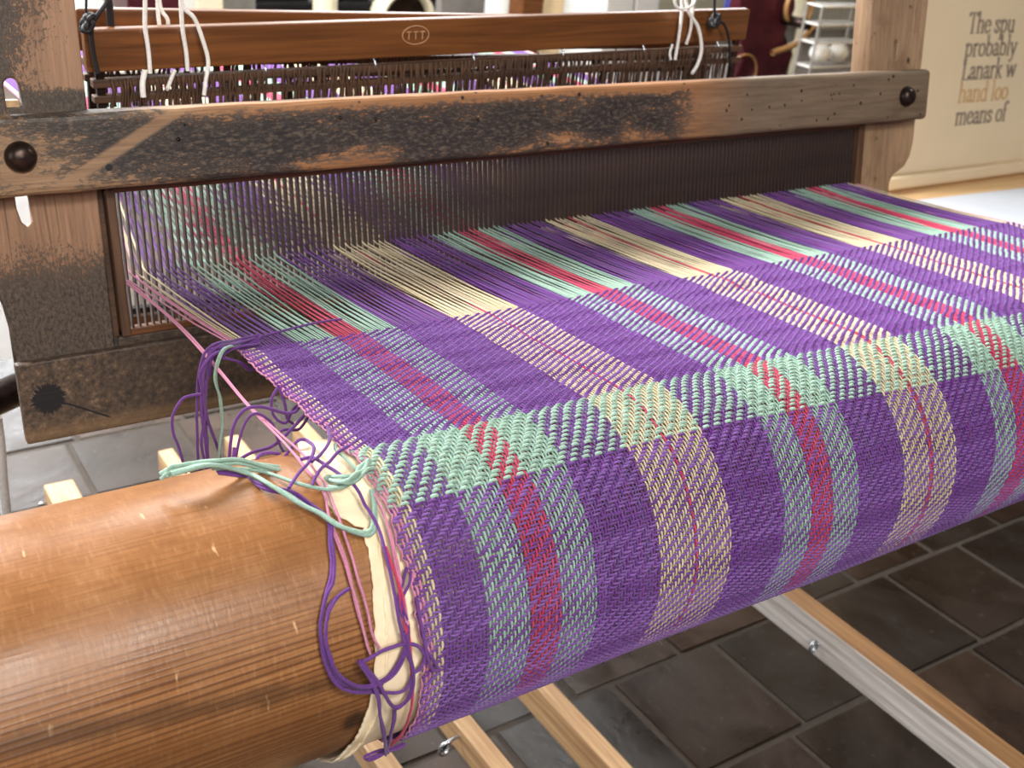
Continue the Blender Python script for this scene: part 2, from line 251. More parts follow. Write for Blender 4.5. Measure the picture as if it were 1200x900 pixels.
def mat_cap():
    m = M('worn_black_painted_rail', .55); x,y,z = m.sep(); g, gr = bare_grain(m, 'X')
    bare = m.ramp(gr, [(.3,lin(104,82,62)),(.7,lin(170,140,108))]); tan = m.ramp(gr, [(.3,lin(112,68,36)),(.7,lin(188,134,86))])
    bare = m.mix(m.rng(x, .25, .4, .15, .9), bare, tan); bare = m.mix(m.rng(x, .84, 1.0), bare, m.ramp(gr, [(.3,lin(80,66,52)),(.7,lin(132,112,90))]))
    bare = m.mix(m.ma('MULTIPLY', m.rng(z, .125, .147), m.ma('MULTIPLY', m.rng(x, .4, .6, 0, .7), m.rng(x, 1.0, .85))), bare, lin(140,92,52)); bare = specks(m, bare)
    big = m.noise(m.map((.35,1,1)), 30, 5, .65, .5); fine = m.noise(m.map((.35,1,1)), 330, 5, .8)
    v = m.ma('ADD', m.ma('MULTIPLY', big, .5), m.ma('MULTIPLY', fine, .5))
    thr = m.rng(m.ma('ADD', x, m.ma('MULTIPLY', big, .25)), .97, 1.10, .425, .75)
    thr = m.ma('ADD', thr, m.rng(x, .28, .18, 0, .07)); topw = m.rng(m.ma('ADD', z, m.ma('MULTIPLY', big, .05)), .155, .176, 0, .20)
    thr = m.ma('ADD', thr, m.ma('MULTIPLY', topw, m.rng(x, .26, .34))); thr = m.ma('ADD', thr, m.rng(z, .10, .085, 0, .025))
    paint = m.rng(m.ma('SUBTRACT', v, thr), -.035, .045)
    dl = m.ma('ABSOLUTE', m.ma('SUBTRACT', z, m.ma('ADD', m.ma('MULTIPLY', m.ma('SUBTRACT', x, .196), .55), .083)))
    dl = m.ma('ADD', dl, m.ma('MULTIPLY', m.ma('SUBTRACT', fine, .5), .008)); scr = m.rng(dl, .0035, .0075, 1, 0); scr = m.ma('MULTIPLY', scr, m.rng(x, .33, .31))
    paint = m.ma('MULTIPLY', paint, m.ma('SUBTRACT', 1, m.ma('MULTIPLY', scr, .92)))
    pc = m.ramp(fine, [(.36,lin(26,23,22)),(.50,lin(50,44,40)),(.68,lin(112,96,80))])
    c = m.mix(paint, bare, pc); nd = m.ma('SQRT', m.ma('ADD', m.ma('POWER', m.ma('SUBTRACT', x, .246), 2), m.ma('POWER', m.ma('SUBTRACT', z, .1015), 2)))
    c = m.mix(m.rng(nd, .0026, .0033, 1, 0), c, lin(14,11,10))
    m.col(c); m.rough(m.mix(paint, (.62,.62,.62,1), (.46,.46,.46,1))); m.bump(m.ma('ADD', m.ma('MULTIPLY', paint, .6), g), .35, .0008); return m.m
def mat_sword_left():
    m = M('worn_left_post', .6); x,y,z = m.sep(); g, gr = bare_grain(m, 'Z')
    bare = m.ramp(gr, [(.3,lin(104,76,56)),(.7,lin(168,130,100))])
    fine = m.noise(m.map((1,1,.6)), 360, 4, .8); big = m.noise(m.oc, 24, 5, .6)
    v = m.ma('ADD', m.ma('MULTIPLY', big, .4), m.ma('MULTIPLY', fine, .6))
    up = m.rng(m.ma('ADD', x, m.ma('MULTIPLY', z, -.12)), .15, .225, .43, .66)          # left half still painted
    up = m.mix(m.rng(z, .172, .158), up, (.45,.45,.45,1))
    low = m.rng(m.ma('ADD', z, m.ma('MULTIPLY', big, .04)), .000, .095, .37, .63)
    thr = m.mix(m.rng(z, .09, .12), low, up); paint = m.rng(m.ma('SUBTRACT', v, thr), -.02, .035)
    st = m.noise(m.map((1,1,.012)), 190, 2); streak = m.ma('MULTIPLY', m.rng(st, .57, .63), m.rng(z, .09, .07)); 
    c = m.mix(m.ma('MULTIPLY', streak, .6), bare, lin(70,42,28)); c = m.mix(m.rng(z, .035, .0, 0, .55), c, lin(84,50,32))
    c = m.mix(paint, c, m.ramp(fine, [(.36,lin(28,25,25)),(.68,lin(100,84,70))])); m.col(c); m.bump(m.ma('ADD', g, paint), .4, .0008); return m.m
def mat_sword_right():
    m = M('worn_right_post', .6); g, gr = bare_grain(m, 'Z'); c = m.ramp(gr, [(.3,lin(112,86,64)),(.7,lin(176,146,114))])
    c = m.mix(m.rng(m.noise(m.oc, 30, 4, .6), .5, .72, 0, .5), c, lin(110,78,54)); c = specks(m, c, 42, .30, lin(58,38,26)); m.col(c); m.bump(g, .3, .0008); return m.m
def mat_sill():
    m = M('dark_speckled_sill', .6); x,y,z = m.sep(); g, gr = bare_grain(m, 'X')
    fine = m.noise(m.oc, 190, 5, .75); c = m.ramp(fine, [(.36,lin(40,33,28)),(.56,lin(88,70,54)),(.72,lin(140,114,88))])
    c = m.mix(m.rng(x, .2, .26, 0, .6), c, m.ramp(fine, [(.3,lin(30,25,22)),(.7,lin(74,58,44))])); c = m.mix(m.rng(z, -.112, -.124, 0, .6), c, m.ramp(gr, [(.3,lin(96,72,48)),(.7,lin(150,118,84))]))
    dx = m.ma('SUBTRACT', x, .1766); dz = m.ma('SUBTRACT', z, -.0922); r = m.ma('SQRT', m.ma('ADD', m.ma('POWER', dx, 2), m.ma('POWER', dz, 2)))
    a = m.ma('ARCTAN2', dz, dx); spik = m.n('ShaderNodeTexNoise', noise_dimensions='1D'); m.put(spik.inputs['W'], m.ma('MULTIPLY', a, 4.0)); spik.inputs['Scale'].default_value = 1.6; spik.inputs['Detail'].default_value = 3
    rr = m.ma('SUBTRACT', r, m.ma('MULTIPLY', m.ma('SUBTRACT', spik.outputs[0], .5), .012)); ink = m.rng(rr, .0125, .0140, 1, 0)
    dl = m.ma('ABSOLUTE', m.ma('SUBTRACT', z, m.ma('ADD', m.ma('MULTIPLY', m.ma('SUBTRACT', x, .1933), -.565), -.1009))); drip = m.ma('MULTIPLY', m.rng(dl, .0006, .0013, 1, 0), m.ma('MULTIPLY', m.rng(x, .228, .223), m.rng(x, .180, .186)))
    c = m.mix(m.ma('MAXIMUM', ink, drip), c, lin(7,6,12)); m.col(c); m.bump(m.ma('ADD', g, fine), .4, .0008); return m.m
def mat_yarn(name, bump=.5):
    m = M(name, .92); at = m.n('ShaderNodeAttribute', attribute_name='yarn'); f = m.noise(m.oc, 900, 3, .7)
    c = m.mix(1.0, at.outputs['Color'], m.ramp(f, [(.3,(.74,.74,.74,1)),(.7,(1.12,1.12,1.12,1))]), 'MULTIPLY'); m.col(c)
    m.b.inputs['Sheen Weight'].default_value = .14; m.b.inputs['Sheen Roughness'].default_value = .5; m.b.inputs['Specular IOR Level'].default_value = .2
    m.bump(f, bump, .0004); return m.m
def mat_calico():
    m = M('cream_calico', .9); a = m.wave(m.map((1,1,1)), 420, .4); b = m.wave(m.map((1,1,1), rot=(.8,0,0)), 420, .4, direction='Y'); h = m.ma('ADD', a, b)
    m.col(m.ramp(m.noise(m.oc, 40, 4), [(.3,lin(232,208,170)),(.7,lin(248,230,198))])); m.bump(h, .25, .0004); return m.m
def mat_tile(name, cols, rough=.38):
    m = M(name, rough); oi = m.n('ShaderNodeObjectInfo'); add = m.n('ShaderNodeVectorMath', operation='ADD'); m.put(add.inputs[0], m.oc)
    sc = m.n('ShaderNodeVectorMath', operation='SCALE'); cx = m.n('ShaderNodeCombineXYZ'); m.put(cx.inputs[0], oi.outputs['Random']); m.put(cx.inputs[1], m.ma('MULTIPLY', oi.outputs['Random'], 3.7)); m.put(sc.inputs[0], cx.outputs[0]); sc.inputs['Scale'].default_value = 13; m.put(add.inputs[1], sc.outputs[0]); v = add.outputs[0]
    b = m.noise(v, 7, 5, .62, .5); f = m.noise(v, 70, 4, .7); base = m.ramp(oi.outputs['Random'], [(i/(len(cols)-1), lin(*c)) for i, c in enumerate(cols)])
    c = m.mix(m.rng(b, .35, .7), m.mix(.55, base, lin(22,15,10)), base); c = m.mix(m.rng(f, .6, .75, 0, .25), c, lin(150,140,128)); m.col(c); m.rough(m.rng(b, .3, .7, .24, .42)); m.bump(m.ma('ADD', m.ma('MULTIPLY', b, 1.5), m.ma('MULTIPLY', f, .3)), .35, .004); return m.m
BEAM, CAP, SWL, SWR, SILL = mat_beam(), mat_cap(), mat_sword_left(), mat_sword_right(), mat_sill()
YARN = mat_yarn('wool_yarn'); CALICO = mat_calico()
TILE = mat_tile('quarry_tile', [(34,24,18),(58,40,28),(44,36,30),(30,22,17),(70,50,36),(38,30,25)])
GROUT = plain('tile_grout', (66,57,48), .85, 0, .2, 60)
SHAFT = wood('shaft_varnished_wood', (122,74,36), (70,37,15), 'X', .38, 140)
DARKWOOD = wood('dark_old_wood', (92,64,44), (44,28,18), 'X', .55, 150)
REEDWOOD = wood('reed_baulk_wood', (112,68,34), (62,33,14), 'X', .5, 180)
ENDBAR = wood('reed_end_bar_wood', (104,74,50), (56,36,22), 'Z', .5, 180)
IRON = plain('dark_iron', (66,52,46), .35, .75, .3, 60)
WIRE = plain('reed_steel_wire', (92,76,70), .35, .6, .2, 40)
STEEL = plain('zinc_hook', (196,200,206), .25, .9, .1, 60)
TREAD = wood('treadle_pine', (206,170,126), (150,108,70), 'Y', .5, 150)
TREAD_LIT = wood('treadle_lit_side', (232,228,224), (160,150,142), 'Y', .45, 130)  # whitish tone paints light from the left onto a treadle side
TREAD3 = wood('treadle_brown_top', (168,126,82), (112,76,44), 'Y', .5, 130)
CORDW = plain('white_cotton_cord', (250,246,240), .85, 0, .1, 300)
CORDB = plain('black_cord', (30,28,32), .6, 0, .2, 200)
STAMP = plain('stamped_mark_pale', (196,150,110), .6, 0, .1, 80)
CREAM = plain('cream_paint', (232,224,196), .5, 0, .05, 8)
WHITE = plain('white_paint', (240,240,236), .45, 0, .04, 8)
GREY = plain('grey_steel_panel', (150,148,144), .5, .2, .15, 12)
MAROON = plain('maroon_cast_iron', (88,30,44), .35, .1, .3, 14)
GOLD = plain('tan_pinstripe', (184,140,88), .4, .2, .1, 20)
BLACKM = plain('black_machine_iron', (40,40,42), .45, .3, .3, 10)
PANEL = plain('cream_display_board', (228,208,176), .55, 0, .04, 3)
INKG = plain('grey_lettering', (128,114,106), .7, 0, .08, 40)
INKT = plain('tan_lettering', (206,168,116), .7, 0, .08, 40)
TABLE = wood('pale_table_wood', (222,188,140), (190,150,104), 'X', .5, 60)
PAPER = plain('white_paper', (206,214,226), .6, 0, .04, 10)
# ================================================================ FLOOR AND ROOM
m = M('far_tile_floor', .42); bt = m.n('ShaderNodeTexBrick'); m.put(bt.inputs['Vector'], m.oc); bt.inputs['Scale'].default_value = 1; bt.inputs['Brick Width'].default_value = .237; bt.inputs['Row Height'].default_value = .237; bt.inputs['Mortar Size'].default_value = .005
bt.inputs['Color1'].default_value = lin(92,76,66); bt.inputs['Color2'].default_value = lin(70,60,54); bt.inputs['Mortar'].default_value = lin(84,76,68); m.col(bt.outputs['Color'])
FARFLOOR = m.m
floor = tag(obj('floor', me_from([(-6,-6,-.006),(14,-6,-.006),(14,12,-.006),(-6,12,-.006),(-6,-6,-.1),(14,-6,-.1),(14,12,-.1),(-6,12,-.1)], [(0,1,2,3),(7,6,5,4),(0,4,5,1),(1,5,6,2),(2,6,7,3),(3,7,4,0)]), FARFLOOR), kind='structure')
pit = obj('grout_bed', box(-.5,3.2,.2,2.9,-.0055,-.003), GROUT, floor)
TS = .237; tile_meshes = []
for v in range(4):
    bm = bmesh.new(); bmesh.ops.create_cube(bm, size=1)
    for q in bm.verts: q.co = Vector((q.co.x*(TS-.009), q.co.y*(TS-.009), q.co.z*.012-.006 + random.uniform(-.0008,.0008)))
    for q in bm.verts: q.co.x += random.uniform(-.002,.002); q.co.y += random.uniform(-.002,.002)
    bmesh.ops.bevel(bm, geom=list(bm.edges), offset=.003, segments=2, affect='EDGES'); me = bm_mesh(bm); me.materials.append(TILE); tile_meshes.append(me)
phase = {0:.140, 1:.067, -1:.098, 5:.016}
for r in range(-2, 8):
    y = .865+TS*r; ph = phase.get(r, (r*.117+.05) % TS)
    x = -.5+ph % TS
    while x < 3.05:
        t = obj('floor_tile', random.choice(tile_meshes), None, floor, (x+TS/2, y+TS/2, random.uniform(-.0012,.0012)), (random.uniform(-.004,.004), random.uniform(-.004,.004), random.choice((0,math.pi/2,math.pi)))); x += TS
EMI = M('glare_window_pane', .2, 0, lin(240,245,255)); EMI.b.inputs['Emission Color'].default_value = (.95,.98,1,1); EMI.b.inputs['Emission Strength'].default_value = 11
for k, xw in enumerate((-1.2,1.2,3.6,6.0)):  # unseen glowing windows, added to put a bright glare on the floor
    wn = tag(obj('window_%d' % (k+1), box(xw-.85,xw+.85,6.54,6.6,.85,.91,.004), WHITE), kind='structure')
    for (a,b,c,d) in ((xw-.85,xw-.79,.91,3.0),(xw+.79,xw+.85,.91,3.0),(xw-.85,xw+.85,3.0,3.06),(xw-.03,xw+.03,.91,3.0)): obj('window_frame', box(a,b,6.54,6.6,c,d,.004), WHITE, wn)
    for (a,b) in ((xw-.79,xw-.03),(xw+.03,xw+.79)): obj('pane', box(a,b,6.57,6.58,.91,3.0), EMI.m, wn)
tag(obj('wall_back', box(-5,13,6.6,6.8,0,3.4), CREAM), kind='structure')
# ================================================================ BREAST BEAM
CY, CZ = .5578, .8306
RB = .098
n = 96; xs = [-.32,-.319,-.31]+list(np.linspace(-.2,1.3,40))+[1.52,1.529,1.53]; V, F = [], []
for i, x in enumerate(xs):
    rr = RB*(.96 if i in (0,len(xs)-1) else .985 if i in (1,len(xs)-2) else 1)
    for k in range(n):
        a = 2*math.pi*k/n; V.append((x, rr*math.cos(a), rr*math.sin(a)))
for i in range(len(xs)-1):
    for k in range(n): F.append((i*n+k, i*n+(k+1)%n, (i+1)*n+(k+1)%n, (i+1)*n+k))
F.append(tuple(range(n-1,-1,-1))); F.append(tuple((len(xs)-1)*n+k for k in range(n)))
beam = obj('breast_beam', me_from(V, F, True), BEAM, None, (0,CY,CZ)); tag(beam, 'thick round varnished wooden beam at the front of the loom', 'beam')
for f in list(beam.data.polygons)[-2:]: f.use_smooth = False
# ================================================================ CALICO APRON
edge_t = np.radians([-32,-21,-8,3,12,20,26,28.5,29.5,33,42,56,73,85,96,110,122,132,150,185])
edge_x = np.array([.2689,.2631,.2555,.2530,.2525,.2518,.2530,.2590,.2585,.2640,.2631,.2577,.2538,.2514,.2488,.2450,.2425,.2385,.240,.245])
th = np.linspace(edge_t[0], edge_t[-1], 150); ex = np.interp(th, edge_t, edge_x)+rng.normal(0,.0004,150)
tear = (th > .44) & (th < .56); ex[tear] += rng.uniform(-.003,.003,tear.sum())
cols = [0,.002,.006,.012,.02,.03,.05]
V, F = [], []; nc = len(cols)+14
fall = np.interp(th, np.radians([-32,-10,90,120,140,185]), [.004,0,0,.001,.004,.004])
for layer, dr in ((0,.0016),(1,.0002)):
    for i, t in enumerate(th):
        X = [ex[i]+c for c in cols]+list(np.linspace(ex[i]+.07, .355+.004*math.sin(t*7), 14))
        for j, x in enumerate(X):
            lift = fall[i]*max(0, 1-(x-ex[i])/.02) + .0006*math.sin(t*19+x*60)*max(0,1-(x-ex[i])/.03)
            r = RB+.0008+dr+max(lift,0); V.append((x, CY-r*math.sin(t), CZ+r*math.cos(t)))
nt_ = len(th)
for i in range(nt_-1):
    for j in range(nc-1):
        a = i*nc+j; F.append((a, a+1, a+nc+1, a+nc)); b = a+nt_*nc; F.append((b, b+nc, b+nc+1, b+1))
    a = i*nc; b = a+nt_*nc; F.append((a, a+nc, b+nc, b))
for j in range(nc-1):
    for i in (0, nt_-1):
        a = i*nc+j; b = a+nt_*nc; F.append((a, b, b+1, a+1) if i == 0 else (a, a+1, b+1, b))
apron = thing('calico_apron', 'cream calico apron cloth wrapped round the beam under the weaving', 'cloth')
obj('apron_cloth', me_from(V, F, True), CALICO, apron)
hem = []
for i, t in enumerate(th):
    if t > math.radians(33):
        r = RB+.0025+fall[i]; hem.append((ex[i]+.0075, CY-r*math.sin(t), CZ+r*math.cos(t)))
obj('hem_cord', tubes([hem], .0011, 6), CALICO, apron)
# frayed threads at the torn edge
fr = []
for q in range(40):
    i = random.randrange(nt_); t = th[i]
    if not (-.4 < t < .62 or 2.0 < t < 2.4): continue
    r = RB+.003; l = random.uniform(.001,.004); p = np.array((ex[i], CY-r*math.sin(t), CZ+r*math.cos(t))); d = np.array((-l, random.uniform(-.002,.002), random.uniform(-.001,.002)))
    fr.append([p+np.array((.001,0,0)), p+d*.5, p+d+np.array((0,random.uniform(-.001,.001),.0006))])
tag(obj('frayed_edge', tubes(fr, .0001, 3), CALICO, apron), kind='stuff')
# ================================================================ WOVEN CLOTH (every thread modelled)
cloth = thing('woven_cloth', 'purple checked wool twill cloth on the loom with its warp threads', 'cloth', (.77,.6,.9)); CO = np.array((.77,.6,.9))
C_ = {k: np.array(lin(*v)[:3]) for k, v in dict(purple=(109,64,137), purple2=(127,86,158), mint=(150,180,164), red=(196,66,98), pink=(212,138,168), beige=(204,190,158), orange=(226,110,90)).items()}
X0, X1 = .281, 1.25
def stripe(x):
    if x < .2875: return 'pink'
    if x < .2965: return 'beige'
    if x > 1.246: return 'pink'
    if x > 1.236: return 'beige'
    d = abs((x-.3725+.129) % .258-.129)
    if d < .0125: return 'red'
    if d < .0425: return 'mint'
    if d < .095: return 'purple'
    e = ((x-.3725) % .258)-.129
    return 'red' if abs(e) < .0024 else 'beige'
NE = 362; XE = np.linspace(X0+.001, X1-.001, NE)
cw = np.array([C_[stripe(x)] for x in XE])*rng.uniform(.84,1.14,(NE,1)); cw = np.clip(cw+rng.normal(0,.012,(NE,3)), .004, 1)
RC = .1047; Fp = np.array([.7405,.923]); cc = np.array([CY,CZ]); D = np.linalg.norm(Fp-cc); LL = math.sqrt(D*D-RC*RC); tn = math.atan2(*(Fp-cc)[::-1])+math.acos(RC/D)
n0 = np.array([math.cos(tn), math.sin(tn)]); T0 = cc+RC*n0; d0 = (T0-Fp)/LL; th0 = math.atan2(-n0[0], n0[1])
def prof(s):
    """arc length -> (y,z), normal, tangent"""
    s = np.asarray(s, float); line = s < LL; t = th0+(s-LL)/RC
    Y = np.where(line, Fp[0]+d0[0]*s, cc[0]-RC*np.sin(t)); Z = np.where(line, Fp[1]+d0[1]*s, cc[1]+RC*np.cos(t))
    NY = np.where(line, n0[0], -np.sin(t)); NZ = np.where(line, n0[1], np.cos(t))
    return Y, Z, NY, NZ, np.where(line, d0[0], -np.cos(t)), np.where(line, d0[1], -np.sin(t))
SP = [0.]; S_END = LL+RC*math.radians(178)
while SP[-1] < S_END: SP.append(SP[-1]+float(np.interp(SP[-1], [0,.165,.185,.190,.232,.240], [.0016,.0016,.0020,.0034,.0034,.0024])))
SP = np.array(SP); NP = len(SP); PIT = np.gradient(SP)
def smooth_noise(n, m, sx, sy, amp):
    """(n,m) smooth noise with control spacing sx,sy"""
    a = rng.normal(0,1,(n//sx+3, m//sy+3)); xi = np.linspace(0, a.shape[0]-2.001, n); yi = np.linspace(0, a.shape[1]-2.001, m)
    x0 = xi.astype(int); y0 = yi.astype(int); fx = (xi-x0)[:,None]; fy = (yi-y0)[None]; fx = fx*fx*(3-2*fx); fy = fy*fy*(3-2*fy)
    g = lambda i,j: a[np.ix_(x0+i, y0+j)]
    return amp*(g(0,0)*(1-fx)*(1-fy)+g(1,0)*fx*(1-fy)+g(0,1)*(1-fx)*fy+g(1,1)*fx*fy)
S = np.broadcast_to(SP[None], (NE,NP)).copy(); XX = np.broadcast_to(XE[:,None], (NE,NP)).copy()
S -= (.028*np.exp(-(XE-X0)/.03))[:,None]*np.exp(-SP/.035)[None]
S += (.024*np.clip((XE-.5)/.47,0,1.6))[:,None]*np.minimum(1,SP/.19)[None]
S += smooth_noise(NE,NP,9,5,.00045)+smooth_noise(NE,NP,4,1,.08)*PIT[None]+(rng.normal(0,.12,NP)*PIT)[None]
XX += smooth_noise(NE,NP,5,6,.0003)+smooth_noise(NE,NP,1,3,.00022)
edge = .0012*np.sin(SP*140)+rng.normal(0,.0006,NP); XX += np.exp(-(XE-X0)/.006)[:,None]*edge[None]
bulge = smooth_noise(NE,NP,40,14,.0006)+ .0006
ii = np.arange(NE)[:,None]; jj = np.arange(NP)[None]; over = np.where(((ii+jj) % 4) < 2, 1., -1.)     # 2/2 twill
HH = .00062
hw = over*HH*.75; hf = -over*HH*1.35
Y,Z,NY,NZ,TY,TZ = prof(S)
def ring_mesh(cx,cy,cz, ax,ay,az, ny,nz, rw, rh, k, along0, ccol):
    """tubes over a grid; axis 0 = thread, axis 1 = along"""
    a = 2*np.pi*np.arange(k)/k; co, si = np.cos(a), np.sin(a)
    V = np.stack([cx[...,None]+ax[...,None]*co*rw, cy[...,None]+ay[...,None]*co*rw+ny[...,None]*si*rh, cz[...,None]+az[...,None]*co*rw+nz[...,None]*si*rh], -1)
    n,m_ = cx.shape; idx = np.arange(n*m_*k).reshape(n,m_,k); p = idx[:,:-1]; q = idx[:,1:]
    Q = np.stack([p, np.roll(p,-1,2), np.roll(q,-1,2), q], -1).reshape(-1,4)
    c = np.broadcast_to(ccol[...,None,:], (n,m_,k,3)).reshape(-1,3)
    return me_quads(V.reshape(-1,3)-CO, Q, c)
def refine(A):
    B = np.empty((A.shape[0], A.shape[1]*2-1)); B[:,::2] = A; B[:,1::2] = (A[:,:-1]+A[:,1:])/2; return B
# warp ends
S2, h2, b2, X2 = S, hw, bulge, XX
Y2,Z2,NY2,NZ2,TY2,TZ2 = prof(S2); hh = h2+b2
thk = (1+smooth_noise(NE,X2.shape[1],1,4,.12))[...,None]*1.05; one = np.ones_like(X2); zero = np.zeros_like(X2)
cwm = np.broadcast_to(cw[:,None,:], (NE,X2.shape[1],3))*(1+smooth_noise(NE,X2.shape[1],1,6,.05))[...,None]
warp = obj('warp_threads', ring_mesh(X2, Y2+NY2*hh, Z2+NZ2*hh, one, zero, zero, NY2, NZ2, .00086*thk, .00062*thk, 4, 1, cwm), YARN, cloth); tag(warp, kind='stuff')
# weft picks
hh = (hf+bulge).T; g = lambda a: a.T
pick_col = np.empty((NP,3)); 
for j, s in enumerate(SP):
    c = C_['mint'] if .184 < s < .236 else C_['purple2' if (j//7) % 3 else 'purple']
    pick_col[j] = c*rng.uniform(.88,1.12)
thf = (1+smooth_noise(NP,NE,1,5,.13))[...,None]; wcol = np.broadcast_to(pick_col[:,None,:], (NP,NE,3))*(1+smooth_noise(NP,NE,1,12,.05))[...,None]
weft = obj('weft_threads', ring_mesh(g(XX), g(Y)+g(NY)*hh, g(Z)+g(NZ)*hh, np.zeros((NP,NE)), g(TY), g(TZ), g(NY), g(NZ), (.33*PIT+.00012)[:,None,None]*thf, .00072*thf, 5, 1, wcol), YARN, cloth); tag(weft, kind='stuff')
# plain continuation under the beam to the cloth roller
ye, ze = CY-RC*math.sin(math.radians(172)), CZ+RC*math.cos(math.radians(172)); V, F = [], []
XS = np.linspace(X0,X1,60); rows = [(ye,ze),(ye+.06,ze-.012),(ye+.14,ze-.05)]
for dz in (0,-.0015):
    for (a,b) in rows:
        for x in XS: V.append((x-CO[0], a-CO[1], b+dz+.0008-CO[2]))
for L in range(2):
    for r in range(2):
        for i in range(59): a = L*180+r*60+i; F.append((a,a+1,a+61,a+60))
me = me_from(V, F, True); at = me.color_attributes.new('yarn','FLOAT_COLOR','POINT')
for i, v in enumerate(me.vertices): at.data[i].color = tuple(.5*C_[stripe(v.co.x+CO[0])]+.5*C_['purple'])+(1,)
obj('cloth_underside', me, YARN, cloth)
# unwoven warp: fell -> reed -> heddles -> back beam
kx = [.281,.297,.3725,.6305,.8885,1.1465,1.25]; kr = [.260,.276,.361,.612,.872,1.137,1.214]; kh = [.300,.305,.366,.612,.866,1.118,1.185]
DENT = .0062; lines = []
Y0,Z0,_,_,_,_ = prof(S[:,0])
for i, x in enumerate(XE):
    xr = np.interp(x,kx,kr); dn = round((xr-.2590)/DENT-.5); xr = .2590+(dn+.5)*DENT+((i%3)-1)*.0011; xh = np.interp(x,kx,kh)
    up = .009 if (i % 2) else -.010; jz = random.uniform(-.0006,.0006)
    p = [(x, Y0[i]-.004, Z0[i]+(.0005 if i%2 else -.0005)), (x, Y0[i]+.004, Z0[i])]
    for f_ in (.3,.65): p.append((x+(xr-x)*f_+random.uniform(-.0007,.0007), Y0[i]+(.955-Y0[i])*f_, Z0[i]+(.910-Z0[i])*f_+jz+up*.25*f_-.0012*math.sin(3.14*f_)))
    p += [(xr, .953, .910+up*.35), (xr, .963, .9105+up*.4), ((xr+xh)/2, 1.06, .918+up*.8), (xh, 1.165, .928+up*1.3), (xh, 1.32, .938), (xh+(xh-.745)*.05, 2.05, .935)]
    lines.append(np.array(p)-CO)
tag(obj('unwoven_warp', tubes(lines, [np.array([.0007,.0007,.00075,.00075,.0008,.00085,.001,.001,.001,.001])]*NE, 5, cw), YARN, cloth), kind='stuff')
# fuzz: stray wool fibres
fl, fc = [], []
for q in range(5200):
    i = random.randrange(NE); j = random.randrange(NP); u = random.random(); p = np.array((XX[i,j],Y[i,j],Z[i,j])); nn = np.array((0,NY[i,j],NZ[i,j]))
    L = random.uniform(.0012,.0042); d = rng.normal(0,1,3)*.75+nn*random.uniform(.1,1.1); d /= np.linalg.norm(d); e = rng.normal(0,.35,3)
    a = p+nn*.001; fl.append([a-CO, a+d*L*.5-CO+e*L*.1, a+d*L+e*L*.5-CO]); fc.append((cw[i] if random.random()<.5 else pick_col[j])*1.15)
tag(obj('wool_fuzz', tubes(fl, .00006, 3, fc), YARN, cloth), kind='stuff')
for col, cnt, rad, jit, pts in YARNS:
    for k in range(cnt):
        P = np.array(pts, float)
        if k: P = P+np.cumsum(rng.normal(0,1,P.shape),0)*jit*.45+rng.normal(0,1,P.shape)*jit*.4
        sp = spline(P, 8); sp = sp+np.stack([np.interp(np.arange(len(sp)), np.arange(0,len(sp)+6,6), rng.normal(0,.00035,len(np.arange(0,len(sp)+6,6)))) for _ in range(3)],1)
        # 2-ply twist
        tt = np.linspace(0,1,len(sp)*3); dense = np.stack([np.interp(tt, np.linspace(0,1,len(sp)), sp[:,a]) for a in range(3)],1)
        c = C_['purple' if col=='purple' else col]*rng.uniform(.85,1.15)
        c = c*(.9 if col=='purple' else 1)
        o = obj('loose_yarn', tubes([dense-CO], rad*(1.35 if col in ('purple','mint') else .95)*random.uniform(.9,1.1), 6, [c]), YARN, cloth)
# knotted purple end at the far selvedge
kn = spline([(1.262,.70,.930),(1.268,.705,.944),(1.262,.712,.955),(1.256,.72,.966),(1.250,.735,.978)], 8)
obj('loose_yarn', tubes([kn-CO, spline([(1.25,.69,.925),(1.27,.695,.936),(1.258,.7,.944),(1.262,.685,.93),(1.274,.70,.932)],8)-CO], .0014, 6, [C_['purple']*.7]*2), YARN, cloth)
# ================================================================ BATTEN (swinging reed frame)
bat = thing('loom_batten', 'old worn wooden batten frame holding the reed across the loom', 'loom frame', (0,.951,.91), (-math.radians(10.449),0,0))
cap = obj('top_rail', box(.10,1.312,-.03,0,.083,.147,.006,3,(0,40),.0006), CAP, bat); cap['label'] = 'worn black painted rail'
def bolt(x, z, r, y=-.03):
    return obj('bolt', lathe([(0,.011),(r*.4,.0105),(r*.75,.0085),(r*.95,.004),(r,.001),(r,-.004),(0,-.004)], 24, True, 'Y'), IRON, cap, (x,y,z))
bolt(.1785,.115,.0125); bolt(1.2635,.1145,.0128)
obj('cap_back_strip', box(.244,1.221,.002,.03,.130,.1455,.003), DARKWOOD, bat)
# left post with two through slots, right post with stepped foot
def arch(x0,x1,z0,z1,n=8):
    r = (x1-x0)/2; return [(x0,z0),(x1,z0)]+[((x0+x1)/2+r*math.cos(math.pi*k/n), z1-r+r*math.sin(math.pi*k/n)) for k in range(n+1)]
sl = obj('left_post', plate([(.158,-.066),(.239,-.066),(.243,.62),(.118,.62),(.118,.05),(.124,.03),(.138,.014),(.1525,.002),(.1555,-.01),(.158,-.03)], [arch(.1775,.1925,.150,.176), [(.1740,.070),(.1765,.058),(.182,.052),(.188,.058),(.188,.086),(.1740,.086)]], .0,.010), SWL, bat)
sr = obj('right_post', plate([(1.222,-.052),(1.283,-.052),(1.283,.0),(1.289,.009),(1.300,.014),(1.312,.020),(1.321,.032),(1.325,.05),(1.338,.62),(1.222,.62)], [arch(1.268,1.278,.158,.186)], .0,.028), SWR, bat)
obj('gap_shade_strip', box(.238,.2470,.006,.03,-.0515,.083,.001), DARKWOOD, bat)  # dark strip standing in for shadow in the gap beside the reed
obj('slot_peg', box(.177,.190,.004,.024,.150,.157,.001), TREAD, bat)
